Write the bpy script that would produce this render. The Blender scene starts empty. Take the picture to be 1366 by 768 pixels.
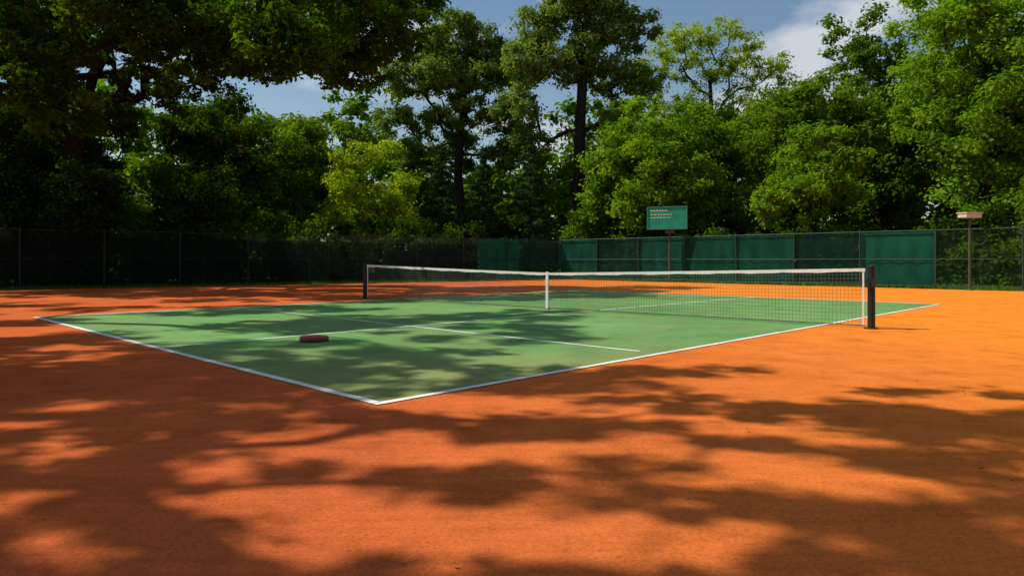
import bpy, math, random
import numpy as np
from mathutils import Vector, Matrix

scene = bpy.context.scene
scene.view_settings.view_transform = 'Standard'
scene.view_settings.look = 'None'
scene.view_settings.exposure = 0.0
scene.view_settings.gamma = 1.0
COL = scene.collection
SUN_EL = math.radians(50)
SUN_AZ = math.atan2(-0.98, 0.10)          # from +Y towards +X
SUN = np.array([math.sin(SUN_AZ)*math.cos(SUN_EL), math.cos(SUN_AZ)*math.cos(SUN_EL), math.sin(SUN_EL)])

# ------------------------------------------------------------------ materials
def new_mat(name):
    m = bpy.data.materials.new(name); m.use_nodes = True
    nt = m.node_tree; nt.nodes.clear()
    out = nt.nodes.new('ShaderNodeOutputMaterial')
    return m, nt, out
def N(nt, t, **kw):
    n = nt.nodes.new(t)
    for k, v in kw.items():
        if k in n.inputs: n.inputs[k].default_value = v
        else: setattr(n, k, v)
    return n
def ramp(nt, fac, stops):
    r = nt.nodes.new('ShaderNodeValToRGB')
    e = r.color_ramp.elements
    while len(e) < len(stops): e.new(0.5)
    for i, (p, c) in enumerate(stops):
        e[i].position = p; e[i].color = (c[0], c[1], c[2], 1) if hasattr(c, '__len__') else (c, c, c, 1)
    nt.links.new(fac, r.inputs[0]); return r
def mixc(nt, fac, a, b, mode='MIX'):
    m = nt.nodes.new('ShaderNodeMix'); m.data_type = 'RGBA'; m.blend_type = mode
    for s, v in ((0, fac), (6, a), (7, b)):
        if isinstance(v, bpy.types.NodeSocket): nt.links.new(v, m.inputs[s])
        elif hasattr(v, '__len__'): m.inputs[s].default_value = (v[0], v[1], v[2], 1)
        else: m.inputs[s].default_value = v
    return m.outputs[2]
def simple(name, col, rough=0.6, metal=0.0, var=0.15, scale=8, spec=0.3):
    m, nt, out = new_mat(name)
    tc = N(nt, 'ShaderNodeTexCoord')
    no = N(nt, 'ShaderNodeTexNoise', Scale=scale, Detail=4.0)
    nt.links.new(tc.outputs['Object'], no.inputs['Vector'])
    r = ramp(nt, no.outputs['Fac'], [(0.3, [c*(1-var) for c in col]), (0.7, [min(1, c*(1+var)) for c in col])])
    b = N(nt, 'ShaderNodeBsdfPrincipled', Roughness=rough, Metallic=metal)
    b.inputs['Specular IOR Level'].default_value = spec
    nt.links.new(r.outputs[0], b.inputs['Base Color'])
    nt.links.new(b.outputs[0], out.inputs[0])
    return m

def leaf_mat(name, dark, light, transl=0.45):
    m, nt, out = new_mat(name)
    at = N(nt, 'ShaderNodeAttribute'); at.attribute_name = 'tint'
    r = ramp(nt, at.outputs['Fac'], [(0.0, dark), (1.0, light)])
    d = N(nt, 'ShaderNodeBsdfDiffuse')
    t = N(nt, 'ShaderNodeBsdfTranslucent')
    nt.links.new(r.outputs[0], d.inputs['Color'])
    yc = mixc(nt, 1.0, r.outputs[0], (1.7, 1.5, 0.5), 'MULTIPLY')
    nt.links.new(yc, t.inputs['Color'])
    mx = N(nt, 'ShaderNodeMixShader'); mx.inputs[0].default_value = transl
    nt.links.new(d.outputs[0], mx.inputs[1]); nt.links.new(t.outputs[0], mx.inputs[2])
    nt.links.new(mx.outputs[0], out.inputs[0])
    return m

M_BARK = simple('bark', (0.020, 0.018, 0.014), 0.9, var=0.5, scale=6, spec=.1)
L_DARK = leaf_mat('leaf_dark', (0.010, 0.026, 0.003), (0.034, 0.078, 0.007))
L_OAK = leaf_mat('leaf_oak', (0.014, 0.042, 0.003), (0.085, 0.17, 0.010))
L_MID = leaf_mat('leaf_mid', (0.042, 0.105, 0.007), (0.16, 0.285, 0.018))
L_BRIGHT = leaf_mat('leaf_bright', (0.062, 0.16, 0.009), (0.23, 0.40, 0.022))
L_YEL = leaf_mat('leaf_yellow_green', (0.14, 0.235, 0.012), (0.34, 0.46, 0.03), 0.5)
L_BLUE = leaf_mat('leaf_grey_green', (0.060, 0.13, 0.024), (0.21, 0.31, 0.065), 0.42)
L_CON = leaf_mat('needles', (0.014, 0.045, 0.014), (0.045, 0.105, 0.030), 0.12)
L_GRASS = leaf_mat('grass_blades', (0.06, 0.13, 0.012), (0.18, 0.30, 0.03), 0.3)
L_LITTER = leaf_mat('dry_leaf', (0.06, 0.03, 0.012), (0.16, 0.10, 0.03), 0.1)

# ------------------------------------------------------------------ mesh helpers
def mesh_from_quads(name, V, F, mats, midx, tint=None, smooth=None):
    me = bpy.data.meshes.new(name)
    me.vertices.add(len(V)); me.vertices.foreach_set('co', np.asarray(V, dtype=np.float32).ravel())
    me.loops.add(len(F)*4); me.loops.foreach_set('vertex_index', np.asarray(F, dtype=np.int32).ravel())
    me.polygons.add(len(F)); me.polygons.foreach_set('loop_start', np.arange(0, len(F)*4, 4, dtype=np.int32))
    me.polygons.foreach_set('material_index', np.asarray(midx, dtype=np.int32))
    if smooth is not None: me.polygons.foreach_set('use_smooth', np.asarray(smooth, dtype=bool))
    me.update(calc_edges=True)
    if tint is not None:
        a = me.attributes.new('tint', 'FLOAT', 'FACE'); a.data.foreach_set('value', np.asarray(tint, dtype=np.float32))
    for m in mats: me.materials.append(m)
    return me
def link(name, me, loc=(0, 0, 0), rot=0, scale=1, parent=None):
    o = bpy.data.objects.new(name, me); o.location = loc
    o.rotation_euler = (0, 0, rot); o.scale = (scale,)*3 if not hasattr(scale, '__len__') else scale
    COL.objects.link(o)
    if parent: o.parent = parent
    return o

def norm(a): return a/np.maximum(np.linalg.norm(a, axis=-1, keepdims=True), 1e-9)

def tubes(P0, P1, R0, R1, n=6):
    P0 = np.asarray(P0, float); P1 = np.asarray(P1, float)
    d = norm(P1-P0)
    ref = np.where(np.abs(d[:, 2:3]) > 0.9, np.array([[1., 0, 0]]), np.array([[0, 0, 1.]]))
    a = norm(np.cross(d, ref)); b = np.cross(d, a)
    ang = np.arange(n)*2*math.pi/n
    c = np.cos(ang)[None, :, None]; s = np.sin(ang)[None, :, None]
    off = a[:, None, :]*c + b[:, None, :]*s
    A = P0[:, None, :] + off*np.asarray(R0)[:, None, None]
    B = P1[:, None, :] + off*np.asarray(R1)[:, None, None]
    V = np.concatenate([A, B], 1).reshape(-1, 3)
    i = np.arange(n); j = (i+1) % n
    f = np.stack([i, j, j+n, i+n], 1)
    F = (f[None] + (np.arange(len(P0))*2*n)[:, None, None]).reshape(-1, 4)
    return V, F

def skeleton(rng, trunk, clumps, trunk_r, seg=0.9, wander=0.12, pathw=0.3, rexp=.56):
    pos = [np.array(p, float) for p in trunk]; par = [-1]+list(range(len(trunk)-1))
    plen = [0.0]
    for i in range(1, len(pos)): plen.append(plen[-1]+np.linalg.norm(pos[i]-pos[i-1]))
    ntr = len(trunk); lowest = max(1, int(ntr*0.4))
    tm = pos[ntr//2+ntr//4]
    order = np.argsort(np.linalg.norm(clumps-tm, axis=1))
    for ci in order:
        c = clumps[ci]
        P = np.array(pos)
        d = np.linalg.norm(P-c, axis=1)
        cost = d + pathw*np.array(plen) + 0.6*np.maximum(0, P[:, 2]-c[2]); cost[:lowest] += 100
        k = int(np.argmin(cost)); p = pos[k]; D = d[k]
        if D < 0.25: continue
        n = max(1, int(math.ceil(D/seg)))
        pd = pos[k]-pos[par[k]] if par[k] >= 0 else np.array([0, 0, 1.])
        pd = pd/max(np.linalg.norm(pd), 1e-6)
        ctrl = p + pd*D*0.35 + np.array([0, 0, 0.10*D])
        prev = k
        for s in range(1, n+1):
            t = s/n
            q = (1-t)**2*p + 2*t*(1-t)*ctrl + t*t*c
            if s < n: q = q + rng.normal(0, wander*seg, 3)
            pos.append(q); par.append(prev); plen.append(plen[prev]+D/n); prev = len(pos)-1
    w = np.zeros(len(pos)); haschild = np.zeros(len(pos), bool)
    for i in range(len(pos)):
        if par[i] >= 0: haschild[par[i]] = True
    w[~haschild] = 1
    for i in range(len(pos)-1, 0, -1): w[par[i]] += w[i]
    pos = np.array(pos); par = np.array(par)
    r = trunk_r*(w/w[0])**rexp
    r[ntr:] = np.minimum(r[ntr:], trunk_r*0.62)
    for i in range(ntr):
        r[i] = max(r[i], trunk_r*(1-0.6*i/ntr))*(1.35 if i == 0 else 1)
    idx = np.arange(1, len(pos)); pi = par[1:]
    r0 = r[pi].copy(); r1 = r[idx]
    big = r0 > r1*1.6; big &= idx >= ntr; r0[big] = r1[big]*1.25
    return pos[pi], pos[idx], np.maximum(r0, .008), np.maximum(r1, .006)

def leaves(rng, C, rc, n, leaf, flat=0.65, crown_c=None, aspect=0.6, tint_c=None):
    K = len(C); C = np.repeat(C, n, 0); RC = np.repeat(rc, n)[:, None]
    d = norm(rng.normal(0, 1, (K*n, 3)))
    u = rng.random((K*n, 1))**(1/2.0)
    out = d.copy()
    off = d*u*RC*rng.uniform(0.6, 1.25, (K*n, 1)); off[:, 2] *= flat
    P = C+off
    nn = norm(out*0.7 + np.array([0, 0, 0.55]) + rng.normal(0, 0.42, (K*n, 3)))
    t = norm(np.cross(nn, rng.normal(0, 1, (K*n, 3)))); b = np.cross(nn, t)
    L = leaf*rng.uniform(0.6, 1.3, (K*n, 1)); W = L*aspect
    V = np.stack([P-t*L*.5, P+b*W*.5+nn*L*0.08, P+t*L*.5, P-b*W*.5+nn*L*0.08], 1).reshape(-1, 3)
    F = np.arange(K*n*4).reshape(-1, 4)
    tc = rng.random(K) if tint_c is None else tint_c
    tint = np.clip(0.6*np.repeat(tc, n)+0.4*rng.random(K*n), 0, 1)
    return V, F, tint

def build_tree(name, seed, trunk, clumps, rc, trunk_r, nleaf, leaf, mat, flat=0.65, seg=0.9, wander=.12, loc=(0, 0, 0), rot=0, scale=1, pathw=.3, aspect=.6, rexp=.56):
    rng = np.random.default_rng(seed)
    p0, p1, r0, r1 = skeleton(rng, trunk, clumps, trunk_r, seg, wander, pathw, rexp)
    V1, F1 = tubes(p0, p1, r0, r1, 6)
    V2, F2, tint = leaves(rng, clumps, rc, nleaf, leaf, flat, aspect=aspect)
    V = np.concatenate([V1, V2]); F = np.concatenate([F1, F2+len(V1)])
    mi = np.concatenate([np.zeros(len(F1), int), np.ones(len(F2), int)])
    me = mesh_from_quads(name, V, F, [M_BARK, mat], mi, np.concatenate([np.zeros(len(F1)), tint]), mi == 0)
    return link(name, me, loc, rot, scale)

def trunk_pts(rng, h, lean=(0, 0), n=10, wob=0.12):
    pts = []
    for i in range(n+1):
        t = i/n
        pts.append((lean[0]*t**1.5+rng.normal(0, wob)*(i > 0), lean[1]*t**1.5+rng.normal(0, wob)*(i > 0), h*t-0.15*(i == 0)))
    return pts

def crown(rng, c, R, nblob, nclump, blob=0.38, rcl=(0.5, 1.0)):
    c = np.array(c, float); R = np.array(R, float)
    out = []; rad = []
    lobes = []
    for i in range(nblob):
        d = norm(rng.normal(0, 1, 3)); d[2] = d[2]*0.95+0.05
        u = rng.uniform(0.3, 0.85)
        lobes.append((c+d*R*u, R.mean()*blob*rng.uniform(0.65, 1.25)))
    per = nclump//nblob
    for lc, lr in lobes:
        d = norm(rng.normal(0, 1, (per, 3))); u = rng.random((per, 1))**0.4
        p = lc+d*u*lr*np.array([1, 1, 0.8])
        out.append(p); rad.append(rng.uniform(rcl[0], rcl[1], per))
    return np.concatenate(out), np.concatenate(rad)

def gen_tree(name, seed, loc, h, width, base_h, mat, trunk_r=0.3, nblob=18, nclump=300, nleaf=120, leaf=0.27, rcl=(0.55, 1.1), blob=.42, lean=(0, 0), rot=0, depth=None, trunk_frac=0.75):
    rng = np.random.default_rng(seed)
    R = (width/2, (depth or width)/2, (h-base_h)/2)
    cl, rc = crown(rng, (lean[0], lean[1], (h+base_h)/2), R, nblob, nclump, blob, rcl)
    cl[:, 2] = np.maximum(cl[:, 2], 0.3)
    tr = trunk_pts(rng, base_h+(h-base_h)*trunk_frac*0.7, lean, 10)
    return build_tree(name, seed+1, tr, cl, rc, trunk_r, nleaf, leaf, mat, loc=loc, rot=rot)

# ------------------------------------------------------------------ world + sun
w = bpy.data.worlds.new("World"); scene.world = w; w.use_nodes = True
nt = w.node_tree; nt.nodes.clear()
out = nt.nodes.new('ShaderNodeOutputWorld'); bg = nt.nodes.new('ShaderNodeBackground')
sky = nt.nodes.new('ShaderNodeTexSky'); sky.sky_type = 'NISHITA'; sky.sun_disc = False
sky.sun_elevation = SUN_EL; sky.sun_rotation = SUN_AZ % (2*math.pi)
sky.air_density = 1.3; sky.dust_density = 0.5; sky.ozone_density = 1.3
hs = nt.nodes.new('ShaderNodeHueSaturation'); hs.inputs['Saturation'].default_value = 1.08; hs.inputs['Value'].default_value = 1.12
nt.links.new(sky.outputs[0], hs.inputs['Color'])
tc = nt.nodes.new('ShaderNodeTexCoord')
mp = nt.nodes.new('ShaderNodeMapping'); mp.inputs['Scale'].default_value = (1, 1, 2.2); mp.inputs['Location'].default_value = (0.35, 0.2, 0.1)
nt.links.new(tc.outputs['Generated'], mp.inputs['Vector'])
no = N(nt, 'ShaderNodeTexNoise', Scale=4.6, Detail=8.0, Roughness=0.52)
nt.links.new(mp.outputs[0], no.inputs['Vector'])
rp = ramp(nt, no.outputs['Fac'], [(0.50, 0.0), (0.63, 0.8)])
mx = mixc(nt, rp.outputs[0], hs.outputs[0], (8.2, 8.5, 8.9))
nt.links.new(mx, bg.inputs['Color']); bg.inputs['Strength'].default_value = 0.085
nt.links.new(bg.outputs[0], out.inputs[0])

sl = bpy.data.lights.new('sun', 'SUN'); sl.energy = 5.0; sl.angle = math.radians(0.7); sl.color = (1.0, 0.94, 0.82)
so = bpy.data.objects.new('sun', sl); COL.objects.link(so)
so.rotation_mode = 'QUATERNION'; so.rotation_quaternion = Vector(SUN).to_track_quat('Z', 'Y'); so.location = (-30, 20, 40)

# ------------------------------------------------------------------ camera
cam = bpy.data.cameras.new('camera'); co = bpy.data.objects.new('camera', cam); COL.objects.link(co)
co.location = (0, 0, 1.2); co.rotation_euler = (math.radians(90), 0, 0)
cam.sensor_width = 36; cam.lens = 24.25; cam.shift_y = -37/1366; cam.clip_end = 3000; cam.clip_start = 0.05
scene.camera = co

# ------------------------------------------------------------------ ground
def ground_material():
    m, nt, out = new_mat('grass_ground')
    tc = N(nt, 'ShaderNodeTexCoord')
    n1 = N(nt, 'ShaderNodeTexNoise', Scale=0.5, Detail=6.0); n2 = N(nt, 'ShaderNodeTexNoise', Scale=14.0, Detail=4.0)
    for n in (n1, n2): nt.links.new(tc.outputs['Object'], n.inputs['Vector'])
    a = ramp(nt, n1.outputs['Fac'], [(0.35, (0.03, 0.055, 0.012)), (0.65, (0.07, 0.12, 0.02))])
    b = ramp(nt, n2.outputs['Fac'], [(0.3, 0.45), (0.7, 1.3)])
    c = mixc(nt, 1.0, a.outputs[0], b.outputs[0], 'MULTIPLY')
    bs = N(nt, 'ShaderNodeBsdfDiffuse')
    nt.links.new(c, bs.inputs['Color']); nt.links.new(bs.outputs[0], out.inputs[0])
    return m
def surface_material(name, c_lo, c_hi, c_far=None, dust=None, dust_amt=0.0, spec=0.0, grain=1.0, bump=.7):
    m, nt, out = new_mat(name)
    tc = N(nt, 'ShaderNodeTexCoord'); vec = tc.outputs['Object']
    big = N(nt, 'ShaderNodeTexNoise', Scale=0.22, Detail=3.0, Roughness=0.55)
    med = N(nt, 'ShaderNodeTexNoise', Scale=1.6, Detail=7.0, Roughness=0.68)
    fine = N(nt, 'ShaderNodeTexNoise', Scale=48.0, Detail=5.0, Roughness=0.85)
    smp = N(nt, 'ShaderNodeMapping'); smp.inputs['Rotation'].default_value = (0, 0, math.radians(-12)); smp.inputs['Scale'].default_value = (1.1, 9, 1)
    nt.links.new(vec, smp.inputs[0])
    stk = N(nt, 'ShaderNodeTexNoise', Scale=1.6, Detail=5.0, Roughness=0.65); nt.links.new(smp.outputs[0], stk.inputs['Vector'])
    for n in (big, med, fine): nt.links.new(vec, n.inputs['Vector'])
    a = ramp(nt, big.outputs['Fac'], [(0.35, c_lo), (0.65, c_hi)]).outputs[0]
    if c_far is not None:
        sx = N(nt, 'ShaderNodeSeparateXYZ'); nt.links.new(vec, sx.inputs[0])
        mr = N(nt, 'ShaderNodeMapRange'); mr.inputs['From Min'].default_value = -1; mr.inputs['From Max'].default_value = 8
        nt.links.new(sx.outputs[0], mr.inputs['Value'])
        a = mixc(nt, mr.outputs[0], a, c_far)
    b = ramp(nt, med.outputs['Fac'], [(0.28, 0.72), (0.5, 1.0), (0.72, 1.14)])
    c = mixc(nt, 1.0, a, b.outputs[0], 'MULTIPLY')
    bs_ = ramp(nt, stk.outputs['Fac'], [(0.3, 0.87), (0.55, 1.0), (0.7, 1.06)])
    c = mixc(nt, 1.0, c, bs_.outputs[0], 'MULTIPLY')
    b2 = ramp(nt, fine.outputs['Fac'], [(0.32, 0.45), (0.44, 0.92), (0.56, 1.03), (0.70, 1.4)])
    c = mixc(nt, grain, c, b2.outputs[0], 'MULTIPLY')
    if dust is not None:
        dn = N(nt, 'ShaderNodeTexNoise', Scale=0.45, Detail=6.0, Roughness=0.6)
        mp = N(nt, 'ShaderNodeMapping'); mp.inputs['Location'].default_value = (3.1, 1.7, 0)
        nt.links.new(vec, mp.inputs[0]); nt.links.new(mp.outputs[0], dn.inputs['Vector'])
        dr = ramp(nt, dn.outputs['Fac'], [(0.42, 0.0), (0.75, dust_amt)])
        sx = N(nt, 'ShaderNodeSeparateXYZ'); nt.links.new(vec, sx.inputs[0])
        mr = N(nt, 'ShaderNodeMapRange'); mr.inputs['From Min'].default_value = 10.0; mr.inputs['From Max'].default_value = 6
        mr.inputs['To Max'].default_value = 0.5
        nt.links.new(sx.outputs[1], mr.inputs['Value'])
        ad = N(nt, 'ShaderNodeMath', operation='ADD', use_clamp=True)
        nt.links.new(dr.outputs[0], ad.inputs[0]); nt.links.new(mr.outputs[0], ad.inputs[1])
        c = mixc(nt, ad.outputs[0], c, dust)
    bs = N(nt, 'ShaderNodeBsdfPrincipled', Roughness=0.9); bs.inputs['Specular IOR Level'].default_value = spec
    nt.links.new(c, bs.inputs['Base Color'])
    bu = N(nt, 'ShaderNodeBump', Strength=bump, Distance=0.007); nt.links.new(fine.outputs['Fac'], bu.inputs['Height'])
    nt.links.new(bu.outputs[0], bs.inputs['Normal']); nt.links.new(bs.outputs[0], out.inputs[0])
    return m
M_GROUND = ground_material()
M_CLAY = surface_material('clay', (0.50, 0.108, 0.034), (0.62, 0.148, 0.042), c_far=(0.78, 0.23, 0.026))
M_COURT = surface_material('court_green', (0.105, 0.25, 0.075), (0.155, 0.33, 0.105), dust=(0.30, 0.20, 0.085), dust_amt=0.35, spec=.1, grain=.6, bump=.4)
M_LINE = surface_material('line_paint', (0.70, 0.68, 0.62), (0.80, 0.78, 0.73), grain=.5, bump=.3)

def poly(name, pts, z, mat):
    me = bpy.data.meshes.new(name); me.from_pydata([(p[0], p[1], z) for p in pts], [], [list(range(len(pts)))])
    me.materials.append(mat); return link(name, me)
poly('ground', [(-500, -300), (500, -300), (500, 900), (-500, 900)], -0.02, M_GROUND)
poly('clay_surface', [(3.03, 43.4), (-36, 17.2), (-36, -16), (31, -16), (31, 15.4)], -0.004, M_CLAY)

u = np.array([0.700, 0.714]); v = np.array([-0.714, 0.700]); NC = np.array([-1.12, 5.72])
def C(a, b): return NC+u*a+v*b
UL, VL = 18.3, 12.6
poly('court', [C(0, 0), C(UL, 0), C(UL, VL), C(0, VL)], 0.0, M_COURT)
lv, lf = [], []
def strip(a0, b0, a1, b1, z):
    k = len(lv)
    n = 60
    rr = random.Random(len(lv)+3)
    along_u = abs(a1-a0) > abs(b1-b0)
    for i in range(n+1):
        t = i/n; j0 = rr.uniform(-.006, .006); j1 = rr.uniform(-.006, .006)
        if along_u:
            a = a0+(a1-a0)*t; lv.append((*C(a, b0+j0), z)); lv.append((*C(a, b1+j1), z))
        else:
            b = b0+(b1-b0)*t; lv.append((*C(a0+j0, b), z)); lv.append((*C(a1+j1, b), z))
    for i in range(n): q = k+2*i; lf.append((q, q+1, q+3, q+2) if not along_u else (q, q+2, q+3, q+1))
strip(0, 0, UL, 0.08, 0.004); strip(0, VL-0.08, UL, VL, 0.004)
strip(0, 0.09, 0.09, VL-0.09, 0.004); strip(UL-0.09, 0.09, UL, VL-0.09, 0.004)
strip(0.10, 5.25, 4.32, 5.32, 0.004); strip(4.40, 5.25, UL-0.10, 5.32, 0.004)
strip(4.33, 0.35, 4.39, VL-0.6, 0.004)
me = bpy.data.meshes.new('court_lines'); me.from_pydata(lv, [], lf); me.materials.append(M_LINE); link('court_lines', me)

# ------------------------------------------------------------------ part builder
class MB:
    def __init__(s): s.v = []; s.f = []; s.m = []; s.sm = []
    def add(s, V, F, mat, sm=False):
        k = len(s.v); s.v += [tuple(p) for p in V]; s.f += [[i+k for i in f] for f in F]; s.m += [mat]*len(F); s.sm += [sm]*len(F)
    def box(s, c, size, ax=(1, 0), mat=0, tilt=0.0):
        x = Vector((ax[0], ax[1], 0)).normalized(); y = Vector((-x.y, x.x, 0)); z = Vector((0, 0, 1))
        if tilt: R = Matrix.Rotation(tilt, 3, x); y = R@y; z = R@z
        c = Vector(c); V = []
        for dz in (-.5, .5):
            for dx, dy in ((-.5, -.5), (.5, -.5), (.5, .5), (-.5, .5)):
                V.append(c+x*dx*size[0]+y*dy*size[1]+z*dz*size[2])
        s.add(V, [(3, 2, 1, 0), (4, 5, 6, 7), (0, 1, 5, 4), (1, 2, 6, 5), (2, 3, 7, 6), (3, 0, 4, 7)], mat)
    def cyl(s, p0, p1, r0, r1=None, n=14, mat=0, cap=True):
        r1 = r0 if r1 is None else r1
        V, F = tubes([p0], [p1], [r0], [r1], n); F = [tuple(f) for f in F]
        s.add(V, F, mat, True)
        if cap:
            s.add(V[:n], [tuple(range(n))], mat); s.add(V[n:], [tuple(reversed(range(n)))], mat)
    def lathe(s, c, prof, n=32, mat=0):
        V = []; F = []
        for (r, z) in prof:
            for i in range(n): a = 2*math.pi*i/n; V.append((c[0]+r*math.cos(a), c[1]+r*math.sin(a), c[2]+z))
        for k in range(len(prof)-1):
            for i in range(n): j = (i+1) % n; F.append((k*n+i, k*n+j, (k+1)*n+j, (k+1)*n+i))
        s.add(V, F, mat, True)
    def obj(s, name, mats, parent=None):
        me = bpy.data.meshes.new(name); me.from_pydata(s.v, [], s.f)
        me.polygons.foreach_set('material_index', s.m); me.polygons.foreach_set('use_smooth', s.sm)
        for m in mats: me.materials.append(m)
        return link(name, me, parent=parent)
def empty(name, loc=(0, 0, 0)):
    o = bpy.data.objects.new(name, None); COL.objects.link(o); o.empty_display_size = .3; return o

M_BLACK = simple('black_paint', (0.012, 0.013, 0.012), 0.45, var=.3)
M_NET = simple('net_cord', (0.12, 0.13, 0.10), 0.8, var=.3)
M_WHITE = simple('white_canvas', (0.66, 0.64, 0.60), 0.8, var=.12, scale=12)
M_STEEL = simple('fence_steel', (0.03, 0.06, 0.05), 0.5, metal=.3, var=.3)
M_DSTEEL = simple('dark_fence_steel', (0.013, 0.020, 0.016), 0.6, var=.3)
M_GREY = simple('galvanised', (0.22, 0.22, 0.21), 0.5, metal=.4)
M_BOARD = simple('board_green', (0.016, 0.30, 0.20), 0.5, var=.2, scale=2)
M_RED = simple('red_plastic', (0.20, 0.02, 0.018), 0.4, var=.15)
M_PINK = simple('pink_plastic', (0.42, 0.12, 0.10), 0.45, var=.1)
M_BEIGE = simple('beige_metal', (0.50, 0.46, 0.38), 0.5, var=.1)
M_POST = simple('brown_post', (0.07, 0.05, 0.04), 0.7, var=.3)

# ------------------------------------------------------------------ tennis net
PR = np.array([6.32, 12.13]); PL = np.array([-4.60, 21.60]); nd = (PL-PR); NL = np.linalg.norm(nd); nd /= NL
net = empty('tennis_net')
def ntop(s):
    k = abs(2*s/NL-1); return 0.885+0.165*k**1.15
mb = MB()
for P in (PR, PL):
    mb.cyl((P[0], P[1], -0.02), (P[0], P[1], 1.07), 0.062, n=20)
    mb.lathe((P[0], P[1], 1.07), [(0.062, 0), (0.07, 0.0), (0.07, 0.02), (0.045, 0.035), (0.001, 0.038)], 20)
    mb.lathe((P[0], P[1], 0.0), [(0.12, 0.0), (0.12, 0.012), (0.066, 0.02)], 20)
mb.box((PR[0]-nd[1]*0.09, PR[1]+nd[0]*0.09, 0.8), (0.10, 0.07, 0.16), nd)
mb.cyl((PR[0]-nd[1]*0.1, PR[1]+nd[0]*0.1, 0.8), (PR[0]-nd[1]*0.22, PR[1]+nd[0]*0.22, 0.8), 0.012)
mb.obj('posts', [M_BLACK], net)
def np3(s, z): p = PR+nd*s; return (p[0], p[1], z)
s0, s1 = 0.10, NL-0.10
P0, P1, R = [], [], []
cell = 0.065
for s in np.arange(s0+0.02, s1, cell):
    P0.append(np3(s, 0.04)); P1.append(np3(s, ntop(s)-0.03)); R.append(0.0028)
for k in range(0, 15):
    ss = np.linspace(s0, s1, 80)
    for a, b in zip(ss[:-1], ss[1:]):
        za = 0.05+(ntop(a)-0.08)*k/14; zb = 0.05+(ntop(b)-0.08)*k/14
        P0.append(np3(a, za)); P1.append(np3(b, zb)); R.append(0.0028 if k else 0.008)
V, F = tubes(P0, P1, R, R, 4)
link('netting', mesh_from_quads('netting', V, F, [M_NET], np.zeros(len(F))), parent=net)
mb = MB()
ss = np.linspace(s0, s1, 90); th = 0.012; nx = np.array([-nd[1], nd[0]])
V = []; F = []
for i, s in enumerate(ss):
    z = ntop(s)+0.01; p = PR+nd*s
    wv = 0.006*math.sin(i*0.9)+0.004*math.sin(i*2.3)
    for o, dz in ((-th, -0.062+wv), (-th, 0), (th, 0), (th, -0.062+wv)):
        V.append((p[0]+nx[0]*o, p[1]+nx[1]*o, z+dz))
for i in range(len(ss)-1):
    a = i*4; b = a+4
    for j in range(3): F.append((a+j, a+j+1, b+j+1, b+j))
mb.add(V, F, 0)
for s in (s0+0.03, s1-0.03):
    mb.box(np3(s, ntop(s)/2), (0.03, 0.014, ntop(s)-0.1), nd, 0)
p = np3(NL/2, 0.46); mb.box(p, (0.075, 0.034, 0.91), nd, 0); mb.box(np3(NL/2, 0.012), (0.12, 0.12, 0.02), nd, 1)
mb.obj('headband_and_strap', [M_WHITE, M_GREY], net)

# ------------------------------------------------------------------ fences
def screen_mat(name, col, trans):
    m, nt, out = new_mat(name)
    tc = N(nt, 'ShaderNodeTexCoord'); n = N(nt, 'ShaderNodeTexNoise', Scale=1.3, Detail=5.0)
    nt.links.new(tc.outputs['Object'], n.inputs['Vector'])
    r = ramp(nt, n.outputs['Fac'], [(0.3, [c*.7 for c in col]), (0.7, [c*1.2 for c in col])])
    b = N(nt, 'ShaderNodeBsdfDiffuse'); nt.links.new(r.outputs[0], b.inputs['Color'])
    t = N(nt, 'ShaderNodeBsdfTranslucent'); nt.links.new(r.outputs[0], t.inputs['Color'])
    a = N(nt, 'ShaderNodeMixShader'); a.inputs[0].default_value = .2
    nt.links.new(b.outputs[0], a.inputs[1]); nt.links.new(t.outputs[0], a.inputs[2])
    if trans > 0:
        tr = N(nt, 'ShaderNodeBsdfTransparent')
        c = N(nt, 'ShaderNodeMixShader'); c.inputs[0].default_value = trans
        nt.links.new(a.outputs[0], c.inputs[1]); nt.links.new(tr.outputs[0], c.inputs[2]); a = c
    nt.links.new(a.outputs[0], out.inputs[0]); return m
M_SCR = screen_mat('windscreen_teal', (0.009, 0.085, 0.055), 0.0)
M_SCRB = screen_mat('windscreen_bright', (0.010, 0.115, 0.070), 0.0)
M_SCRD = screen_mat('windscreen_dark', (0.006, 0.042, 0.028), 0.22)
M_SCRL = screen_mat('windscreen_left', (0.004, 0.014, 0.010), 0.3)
FH = 2.49
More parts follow.
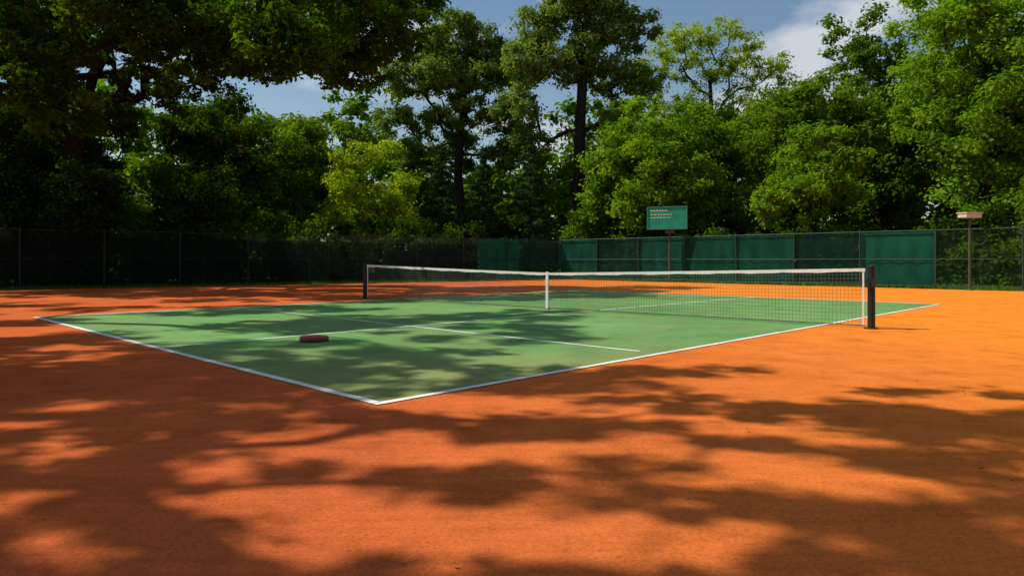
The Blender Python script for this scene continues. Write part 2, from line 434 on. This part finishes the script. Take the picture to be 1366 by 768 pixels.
def fence(P, Q, spacing, steel, screens, wire_r=0.0035):
    P = np.array(P, float); Q = np.array(Q, float); L = np.linalg.norm(Q-P); d = (Q-P)/L; nrm = np.array([-d[1], d[0]])
    root = empty('chain_link_fence')
    mb = MB()
    ks = np.arange(0, L+0.01, spacing)
    for s in ks:
        p = P+d*s; mb.cyl((p[0], p[1], -0.05), (p[0], p[1], FH+0.03), 0.035, n=8)
        mb.lathe((p[0], p[1], FH+0.03), [(0.042, 0), (0.042, 0.02), (0.001, 0.05)], 8)
    for z, r in ((FH-0.02, 0.024), (FH*0.5, 0.016), (0.10, 0.016)):
        for a, b in zip(ks[:-1], ks[1:]):
            pa = P+d*a; pb = P+d*b; mb.cyl((pa[0], pa[1], z), (pb[0], pb[1], z), r, n=8, cap=False)
    mb.obj('posts_and_rails', [steel], root)
    off = nrm*0.045
    P0, P1 = [], []
    H = FH-0.08
    for s in np.arange(-H, L, 0.105):
        for sg in (0, 1):
            s_a, s_b, z_a, z_b = s, s+H, 0.05, 0.05+H
            if s_a < 0: z_a += -s_a; s_a = 0
            if s_b > L: z_b -= s_b-L; s_b = L
            if sg: z_a, z_b = 0.1+H-z_a, 0.1+H-z_b
            pa = P+d*s_a+off; pb = P+d*s_b+off
            A = np.array([pa[0], pa[1], z_a]); B = np.array([pb[0], pb[1], z_b])
            nn = max(1, int(np.linalg.norm(B-A)/0.35))
            for q in range(nn): P0.append(A+(B-A)*q/nn); P1.append(A+(B-A)*(q+1)/nn)
    V, F = tubes(P0, P1, [wire_r]*len(P0), [wire_r]*len(P0), 3)
    link('chain_link', mesh_from_quads('chain_link', V, F, [steel], np.zeros(len(F))), parent=root)
    rng = random.Random(5)
    for (sa, sb, zlo, zhi, mat) in screens:
        nx, nz = 24, 8; V = []; F = []
        ph = rng.uniform(0, 6)
        for j in range(nz+1):
            for i in range(nx+1):
                s = sa+0.02+(sb-sa-0.04)*i/nx; t = j/nz
                bulge = 0.10+0.03*math.sin(i*1.1+ph)*math.sin(t*math.pi)+0.02*math.sin(i*2.7+j+ph)*math.sin(t*math.pi)
                sag = -0.04*math.sin(math.pi*(i % 6)/6)*(t == 1)
                q = P+d*s+nrm*bulge; V.append((q[0], q[1], zlo+(zhi-zlo)*t+sag))
        for j in range(nz):
            for i in range(nx): a = j*(nx+1)+i; F.append((a, a+1, a+nx+2, a+nx+1))
        m2 = MB(); m2.add(V, F, 0, True); m2.obj('windscreen', [mat], root)
    return root
CR = (3.03, 43.97)
RE = (20+.7071*15, 27-.7071*15)
scr = []
for k in range(0, 7):
    sa, sb = 3*k, 3*k+3
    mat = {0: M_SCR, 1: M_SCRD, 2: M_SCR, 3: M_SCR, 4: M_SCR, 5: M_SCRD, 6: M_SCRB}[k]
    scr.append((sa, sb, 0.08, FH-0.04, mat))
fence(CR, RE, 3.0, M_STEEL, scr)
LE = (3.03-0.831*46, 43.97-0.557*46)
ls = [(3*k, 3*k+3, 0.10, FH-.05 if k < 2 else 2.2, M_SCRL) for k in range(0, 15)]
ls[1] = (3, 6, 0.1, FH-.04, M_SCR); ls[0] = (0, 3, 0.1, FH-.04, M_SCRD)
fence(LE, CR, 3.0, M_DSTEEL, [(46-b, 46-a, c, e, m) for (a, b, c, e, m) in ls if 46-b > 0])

# ------------------------------------------------------------------ scoreboard
mb = MB(); sx, sy = 8.45, 37.6
ax = (0.95, -0.31)
mb.cyl((sx+.15, sy+.06, -0.02), (sx+.15, sy+.06, 4.0), 0.06, n=12, mat=0)
mb.box((sx+.15, sy+.06, 0.03), (0.35, 0.35, 0.06), ax, 0)
mb.box((sx, sy, 3.5), (2.05, 0.09, 1.18), ax, 1)
A = Vector((ax[0], ax[1], 0)).normalized(); B = Vector((A.y, -A.x, 0))
def bp(dx, dz, o=0.05): p = Vector((sx, sy, 3.5))+A*dx+B*o; return (p.x, p.y, 3.5+dz)
for dz in (-.6, .6): mb.box(bp(0, dz, 0.01), (2.16, 0.13, 0.05), ax, 2)
for dx in (-1.05, 1.05): mb.box(bp(dx, 0, 0.01), (0.05, 0.13, 1.15), ax, 2)
rr = random.Random(4)
for i, (z, n, w0) in enumerate([(0.40, 6, .16), (0.18, 8, .12), (0.02, 7, .12)]):
    x = -0.88
    for k in range(n):
        ww = rr.uniform(.5, 1.2)*w0; mb.box(bp(x+ww/2, z), (ww, 0.008, 0.07 if i == 0 else 0.05), ax, 3); x += ww+0.05
for dz in (-.35, .35): mb.box(bp(0.0, dz, -0.055), (1.7, 0.03, 0.06), ax, 0)
mb.box(bp(0.15, -0.75, -0.02), (0.5, 0.06, 0.2), ax, 0)
mb.obj('scoreboard', [M_POST, M_BOARD, simple('board_frame', (0.05, .25, .2), .5), simple('white_lettering', (.6, .68, .62), .6)])

# ------------------------------------------------------------------ court floodlight
mb = MB(); fx, fy = 18.35, 27.65
mb.cyl((fx, fy, -0.02), (fx, fy, 2.85), 0.055, 0.045, n=12, mat=0)
mb.lathe((fx, fy, 0), [(0.13, 0), (0.13, .03), (0.06, .05)], 12, 0)
mb.box((fx, fy, 2.86), (0.14, 0.14, 0.10), (1, .2), 0)
mb.box((fx, fy, 2.99), (0.72, 0.42, 0.16), (1, .2), 1)
mb.box((fx, fy, 3.09), (0.80, 0.50, 0.04), (1, .2), 1)
mb.box((fx, fy, 2.90), (0.60, 0.32, 0.02), (1, .2), 2)
mb.obj('court_floodlight', [simple('dark_pole', (0.05, .06, .05), .6), M_BEIGE, M_WHITE])

# ------------------------------------------------------------------ frisbee
mb = MB(); c = (-2.94, 10.25, 0.006)
mb.lathe(c, [(0.195, 0.0), (0.207, 0.004), (0.212, 0.025), (0.208, 0.05), (0.195, 0.064), (0.17, 0.069)], 40, 0)
mb.lathe(c, [(0.17, 0.069), (0.15, 0.067), (0.13, 0.071)], 40, 1)
mb.lathe(c, [(0.13, 0.071), (0.06, 0.073), (0.001, 0.0735)], 40, 0)
mb.lathe(c, [(0.195, 0.0), (0.190, 0.03), (0.18, 0.06)], 40, 0)
mb.obj('frisbee', [M_RED, M_PINK])

# ------------------------------------------------------------------ trees
def multi(name, seed, loc, lobes, trunk, mat, trunk_r, nleaf=110, leaf=.28, per=26, rcl=(.5, 1.0), flat=.65, pathw=.3, grow=1.0, rexp=.56, aspect=.6):
    rng = np.random.default_rng(seed); cl = []; rc = []
    for (x, y, z, r) in lobes:
        n = max(6, int(per*r*r/4)); r = r*grow; d = norm(rng.normal(0, 1, (n, 3))); q = rng.random((n, 1))**.45
        cl.append(np.array([x, y, z])+d*q*r*np.array([1, 1, .8])); rc.append(rng.uniform(rcl[0], rcl[1], n))
    return build_tree(name, seed+1, trunk, np.concatenate(cl), np.concatenate(rc), trunk_r, nleaf, leaf, mat, flat=flat, loc=loc, pathw=pathw, rexp=rexp, aspect=aspect)

multi('tall_tree', 11, (-4.2, 55, 0),
      [(0, 0, 19.6, 2.0), (-2.3, 0, 18.0, 1.9), (2.4, .5, 18.2, 1.8), (-4.2, -1, 15.3, 1.9), (-1.5, -2, 15.2, 1.9), (1.8, -1, 15.6, 1.8), (4.2, 0, 16, 1.7),
       (-5.0, 0, 12.2, 1.6), (-2, 1, 12.4, 1.7), (3.4, 1, 12.8, 1.9), (5.0, -1, 11, 1.5), (0.5, 2, 17, 2), (.6, -1, 13.2, 1.7), (-3.5, 0, 9.5, 1.6), (3.5, 0, 9.5, 1.6), (0, 2, 10.5, 1.8), (-1, 0, 17, 1.7)],
      [(0, 0, -.2), (0.1, 0, 2), (0.2, 0, 4), (0.1, 0, 6), (-.1, 0, 8), (0, .1, 10), (.2, 0, 12), (.3, 0, 14), (.1, 0, 16)], L_BLUE, 0.38, per=38, grow=1.12)
multi('tall_tree', 21, (4.8, 50, 0),
      [(-.5, 0, 20.3, 1.9), (2.2, 0, 20.4, 2.0), (-2.8, 0, 18.2, 1.8), (1, 1, 18, 1.9), (3.8, 0, 17.8, 1.8), (-4.0, -.5, 15.3, 1.8), (-1.7, -1, 15, 1.7),
       (2.3, 1, 14.8, 1.8), (4.6, 0, 14.2, 1.6), (-4.4, 0, 12.4, 1.6), (2.8, 1, 11.5, 1.6), (4.2, 0, 9, 1.6), (-3.6, 1, 10.0, 1.4), (0, 2, 21.4, 2.2), (2.5, 0, 22, 2), (-3, 0, 16.8, 1.6), (.4, 0, 16, 1.6)],
      [(0, 0, -.2), (-.1, 0, 1.5), (-.2, 0, 3), (-.1, 0, 4.5), (0, 0, 6), (.1, 0, 8), (.1, 0, 10), (.2, 0, 12), (.3, 0, 14), (.2, 0, 17)], L_BLUE, 0.46, per=36, pathw=.15, grow=1.12)
multi('tall_tree', 31, (17.2, 60, 0),
      [(0, 0, 20.6, 2.0), (-3, 0, 19.6, 2.0), (3, 0, 19.6, 1.9), (-5, 0, 17.5, 1.8), (5, 0, 17.6, 1.9), (-1.5, 0, 18, 2), (2, 0, 17.6, 1.8), (6.3, 0, 15.5, 1.3), (-5, 0, 14.5, 1.7), (3, 0, 14.5, 2), (-1, 0, 14.5, 2), (0, 0, 12, 2), (4, 0, 11, 2), (-4, 0, 11, 2)],
      [(0, 0, -.2), (0, 0, 3), (.1, 0, 6), (0, 0, 9), (.2, 0, 12), (.1, 0, 15), (0, 0, 17)], L_YEL, 0.32, per=28, nleaf=75, leaf=.24, grow=1.25)
gen_tree('broadleaf_tree', 41, (10.2, 45.0, 0), 12.8, 9.0, 0.8, L_BRIGHT, 0.25, nblob=24, nclump=420, nleaf=110, leaf=.27)
gen_tree('broadleaf_tree', 43, (6.2, 47.5, 0), 8.2, 5.6, 0.3, L_BRIGHT, 0.18, nblob=12, nclump=190, nleaf=110, leaf=.25)
gen_tree('broadleaf_tree', 51, (18.5, 44, 0), 14.8, 10.5, 1.0, L_MID, 0.32, nblob=26, nclump=440, nleaf=110, leaf=.28, blob=.36)
gen_tree('broadleaf_tree', 53, (15.6, 35.5, 0), 8.6, 5.6, 1.2, L_BRIGHT, 0.16, nblob=18, nclump=200, nleaf=100, leaf=.22, blob=.32, rcl=(.4, .8))
gen_tree('broadleaf_tree', 61, (23.8, 34.5, 0), 18.5, 11.0, 1.0, L_BRIGHT, 0.36, nblob=34, nclump=640, nleaf=110, leaf=.25, blob=.34)
gen_tree('broadleaf_tree', 63, (30, 37, 0), 18, 11, 1.0, L_MID, 0.36, nblob=20, nclump=400, nleaf=120, leaf=.28)
gen_tree('broadleaf_tree', 65, (24.0, 29.5, 0), 6.0, 5.0, .3, L_MID, 0.14, nblob=10, nclump=140, nleaf=120, leaf=.17, rcl=(.4, .8))
gen_tree('broadleaf_tree', 67, (26, 48, 0), 18, 12, 1.0, L_MID, 0.36, nblob=18, nclump=380, nleaf=100, leaf=.32)
gen_tree('broadleaf_tree', 69, (14, 53, 0), 14, 10, 1.0, L_MID, 0.3, nblob=18, nclump=340, nleaf=100, leaf=.32)
gen_tree('broadleaf_tree', 71, (-8.8, 44.8, 0), 10.4, 6.8, 0.8, L_YEL, 0.16, nblob=18, nclump=280, nleaf=110, leaf=.22, blob=.36, rcl=(.45, .9))
gen_tree('broadleaf_tree', 73, (-16, 50, 0), 12.5, 8.5, 1.0, L_MID, 0.2, nblob=20, nclump=340, nleaf=110, leaf=.27)
gen_tree('broadleaf_tree', 75, (-18, 42.5, 0), 12.5, 9, 1.0, L_OAK, 0.28, nblob=20, nclump=360, nleaf=110, leaf=.26)
gen_tree('broadleaf_tree', 77, (-26, 38, 0), 16, 10, 1.0, L_DARK, 0.3, nblob=20, nclump=380, nleaf=110, leaf=.26)
gen_tree('broadleaf_tree', 79, (-32, 32, 0), 16, 10, 1.0, L_DARK, 0.3, nblob=20, nclump=360, nleaf=110, leaf=.26)
gen_tree('broadleaf_tree', 85, (-24.5, 32.5, 0), 9.0, 8.0, .2, L_DARK, 0.2, nblob=16, nclump=260, nleaf=110, leaf=.24)
gen_tree('broadleaf_tree', 87, (-17.5, 37.0, 0), 7.5, 7.0, .2, L_OAK, 0.18, nblob=16, nclump=220, nleaf=110, leaf=.22)
gen_tree('broadleaf_tree', 89, (-19.6, 30.9, 0), 6.6, 4.6, .2, L_DARK, 0.12, nblob=12, nclump=150, nleaf=100, leaf=.2, rcl=(.4, .8))

def conifer(seed, loc, h, r):
    rng = np.random.default_rng(seed); cl = []; rc = []
    for z in np.arange(0.4, h-.2, 0.24):
        R = r*(1-z/h)**0.8; n = max(3, int(10*R))
        for k in range(n):
            a = rng.uniform(0, 6.283); q = R*rng.uniform(.4, 1.12)
            cl.append((q*math.cos(a), q*math.sin(a), z-0.15*q+rng.normal(0, .08))); rc.append(rng.uniform(.26, .48)*(0.6+.5*R/r))
    tr = [(0, 0, h*i/14-.1) for i in range(15)]
    return build_tree('conifer_tree', seed, tr, np.array(cl), np.array(rc), .14, 75, .17, L_CON, flat=.45, loc=loc, pathw=.0, aspect=.4)
conifer(81, (-4.6, 45.4, 0), 9.0, 2.3); conifer(82, (-1.9, 46.0, 0), 8.8, 2.2); conifer(83, (1.2, 46.4, 0), 9.6, 2.4)

# distant forest mass behind, two ragged rows
rng = np.random.default_rng(99); cl = []; rc = []
for x in np.arange(-80, 85, 2.6):
    yy = 68+rng.uniform(-3, 6)-abs(x)*0.25
    hh = 12+rng.uniform(-2, 2)+(4 if x < -14 else 0)+(3 if x > 8 else 0)
    for k in range(40):
        z = hh*rng.random()**.75; cl.append((x+rng.normal(0, 1.9), yy+rng.normal(0, 1.6), z)); rc.append(rng.uniform(.8, 1.7))
    yy = 59+rng.uniform(-2, 2)-abs(x)*0.30; hh = rng.uniform(6, 9.5)
    for k in range(24):
        z = hh*rng.random()**.8; cl.append((x+rng.normal(0, 1.7), yy+rng.normal(0, 1.4), z)); rc.append(rng.uniform(.8, 1.5))
V, F, t = leaves(rng, np.array(cl), np.array(rc), 62, .62, .8)
link('distant_trees', mesh_from_quads('distant_trees', V, F, [L_MID], np.zeros(len(F)), t*.8))

# undergrowth behind the fences (one mass)
rng = np.random.default_rng(98); cl = []; rc = []
for s in np.arange(0, 46, 0.55):
    P = np.array([3.03-.831*s-.557*rng.uniform(1.5, 4.5), 43.97-.557*s+.831*rng.uniform(1.5, 4.5)])
    hh = rng.uniform(1.2, 4.2)
    for k in range(9): cl.append((P[0]+rng.normal(0, .5), P[1]+rng.normal(0, .5), hh*rng.random())); rc.append(rng.uniform(.45, .9))
for s in np.arange(0, 38, 0.55):
    o = rng.uniform(3.0, 6)
    P = np.array([3.03+.7071*s+.7071*o, 43.97-.7071*s+.7071*o])
    hh = rng.uniform(1.2, 3.8)
    for k in range(9): cl.append((P[0]+rng.normal(0, .5), P[1]+rng.normal(0, .5), hh*rng.random())); rc.append(rng.uniform(.45, .9))
V, F, t = leaves(rng, np.array(cl), np.array(rc), 90, .22, .8)
link('undergrowth', mesh_from_quads('undergrowth', V, F, [L_OAK], np.zeros(len(F)), t))

# big overhanging oak, left (behind the fence)
ox, oy = -21.5, 33
lob = []
rng = np.random.default_rng(7)
for k in range(62):
    t = rng.random(); X = -25+20.5*t; Y = rng.uniform(21.5, 34); z = Y*rng.uniform(.22, .48)+1.2
    if X > -12: z = max(z, Y*.29+1.5)
    lob.append((X-ox, Y-oy, z, rng.uniform(1.3, 2.1)))
for k in range(4):
    lob.append((rng.uniform(-4, 4), rng.uniform(-8, 3), rng.uniform(14, 16), rng.uniform(1.6, 2.2)))
multi('oak_tree', 101, (ox, oy, 0), lob,
      [(0, 0, -.2), (.1, 0, 1.5), (.2, -.1, 3), (.4, -.3, 4.5), (.8, -.6, 6), (1.4, -1, 7.5), (2.2, -1.5, 9), (3, -2, 10.5), (4, -2.5, 12)],
      L_OAK, 0.42, nleaf=80, leaf=.25, per=32, rcl=(.4, .8), pathw=.12, flat=.5, aspect=.5)
# second oak left, off to the side, shading the clay
lob = []
rng = np.random.default_rng(17)
for k in range(48):
    a = rng.uniform(0, 6.283); q = rng.uniform(0.05, 1)**.55
    x = 3.8+8.5*q*math.cos(a); y = 0+8.5*q*math.sin(a); z = 10.5+3*(1-q)+rng.uniform(-2.5, 2)
    lob.append((x, y, z, rng.uniform(.9, 1.6)))
multi('oak_tree', 111, (-20.5, 13.0, 0), lob,
      [(0, 0, -.2), (.1, 0, 1.5), (.2, -.1, 3), (.5, 0, 4.5), (.9, .2, 6), (1.6, .3, 7.5), (2.4, .4, 9), (3.2, .6, 10.5)],
      L_OAK, 0.36, nleaf=95, leaf=.2, per=34, rcl=(.3, .65), pathw=.12, rexp=.62)

# third oak beside the photographer: its branches shade the foreground clay
blobs = [(.4, 7.3, .5), (1.1, 7.4, .42), (1.8, 7.5, .33), (2.5, 7.6, .25), (-.6, 6.6, .4), (0, 6.6, .4), (.7, 6.7, .4), (1.2, 6.8, .35),
         (1.3, 5.9, .4), (1.9, 5.7, .42), (2.6, 5.5, .4), (3.2, 5.4, .42), (3.9, 5.2, .45), (4.6, 5.2, .5), (5.3, 5.0, .5), (4.6, 6.2, .25), (3.6, 6.3, .22),
         (-.3, 5.0, .36), (.2, 4.9, .36), (.75, 4.95, .3), (-.9, 5.2, .28), (-.3, 3.8, .26), (.1, 3.7, .3), (.4, 3.6, .24), (.75, 4.0, .2),
         (1.0, 3.2, .24), (1.4, 3.15, .3), (1.9, 3.1, .33), (2.4, 3.2, .33), (1.5, 2.65, .33), (2.1, 2.6, .33), (2.9, 3.3, .3), (1.0, 2.6, .25),
         (1.9, 4.25, .27), (2.5, 4.1, .3), (3.1, 4.0, .33), (3.8, 4.1, .4), (2.7, 4.7, .32), (3.6, 4.7, .35), (1.5, 4.6, .2),
         (-3.3, 4.3, .5), (-2.5, 4.3, .4), (-2.0, 4.15, .3), (-2.7, 5.3, .42), (-1.9, 5.25, .38), (-1.2, 5.3, .33), (-3.6, 5.7, .5), (-2.3, 4.8, .33),
         (-1.5, 3.0, .22), (-2.1, 3.0, .36), (-2.5, 3.4, .33), (-.9, 2.45, .3), (-.4, 2.4, .3), (.1, 2.35, .25), (-1.5, 2.4, .35), (-2.0, 2.5, .3), (.5, 2.3, .3), (-1.9, 3.6, .28), (-1.2, 3.9, .2),
         (-2.4, 7.9, .4), (-1.7, 7.3, .42), (-1.2, 8.3, .3), (-2.3, 6.9, .35), (-3.1, 7.3, .45), (-.5, 7.8, .35), (-4.2, 6.8, .55), (-5.2, 7.6, .5), (-5.5, 6.5, .5), (-4.8, 5.0, .5), (-6.4, 8.6, .5), (-4.3, 8.6, .3), (-2.6, 6.2, .35), (-1.6, 6.1, .3), (-5, 5.9, .5), (-.4, 9.0, .25), (-1.9, 9.2, .22)]
rng = np.random.default_rng(27)
for k in range(30):
    blobs.append((rng.uniform(-6, 6), rng.uniform(-6, 1.2), rng.uniform(.3, .6)))
cl, rc = [], []
k1 = SUN[0]/SUN[2]; k2 = SUN[1]/SUN[2]
bx, by = -11.0, 4.0
for (gx, gy, r) in blobs:
    r *= 1.2
    h = 8.2+rng.uniform(-1.0, 1.6)
    for j in range(max(4, int(50*r*r))):
        a = rng.uniform(0, 6.283); q = r*rng.random()**.5*1.1
        hh = h+rng.normal(0, .35)
        cl.append((gx+q*math.cos(a)*1.3+k1*hh-bx, gy+q*math.sin(a)*.85+k2*hh-by, hh)); rc.append(rng.uniform(.14, .34))
build_tree('oak_tree', 121, [(0, 0, -.2), (.1, 0, 1), (.1, .1, 2), (.3, .1, 3), (.5, .2, 4), (.9, .3, 5), (1.4, .3, 6), (2, .4, 7)],
           np.array(cl), np.array(rc), .26, 56, .14, L_OAK, loc=(bx, by, 0), pathw=.12, rexp=.68)

# grass along the fences: one object
rng = np.random.default_rng(55); n = 42000
side = rng.random(n) < .55
s = rng.random(n)*38; o = rng.uniform(-0.35, 3.5, n)
X = np.where(side, 3.03+.7071*s+.7071*o, 3.03-.831*s*1.2-.557*(o+.0)); Y = np.where(side, 43.97-.7071*s+.7071*o, 43.97-.557*s*1.2+.831*o)
P = np.stack([X, Y, np.full(n, -0.02)], 1); h = rng.uniform(.06, .22, (n, 1)); a = rng.uniform(0, 6.283, n)
t = np.stack([np.cos(a), np.sin(a), np.zeros(n)], 1)*0.012; bend = np.stack([rng.normal(0, .04, n), rng.normal(0, .04, n), np.zeros(n)], 1)
up = np.array([[0, 0, 1.]])*h
V = np.stack([P-t, P+t, P+up+bend+t*.2, P+up+bend-t*.2], 1).reshape(-1, 3)
link('grass', mesh_from_quads('grass', V, np.arange(n*4).reshape(-1, 4), [L_GRASS], np.zeros(n), rng.random(n)))

# a little leaf litter blown on to the clay: one object
rng = np.random.default_rng(77); n = 420
X = rng.uniform(-14, 8, n); Y = rng.uniform(2.2, 24, n); keep = rng.random(n) < np.clip(.75-.06*X, .15, 1); X = X[keep]; Y = Y[keep]; n = len(X)
P = np.stack([X, Y, np.full(n, 0.014)], 1); a = rng.uniform(0, 6.283, n); L = rng.uniform(.012, .026, (n, 1))
t = np.stack([np.cos(a), np.sin(a), rng.normal(0, .15, n)], 1)*L; b = np.stack([-np.sin(a), np.cos(a), rng.normal(0, .2, n)], 1)*L*.5
V = np.stack([P-t, P+b+[0, 0, .003], P+t, P-b+[0, 0, .003]], 1).reshape(-1, 3)
link('fallen_leaves', mesh_from_quads('fallen_leaves', V, np.arange(n*4).reshape(-1, 4), [L_LITTER], np.zeros(n), rng.random(n)))
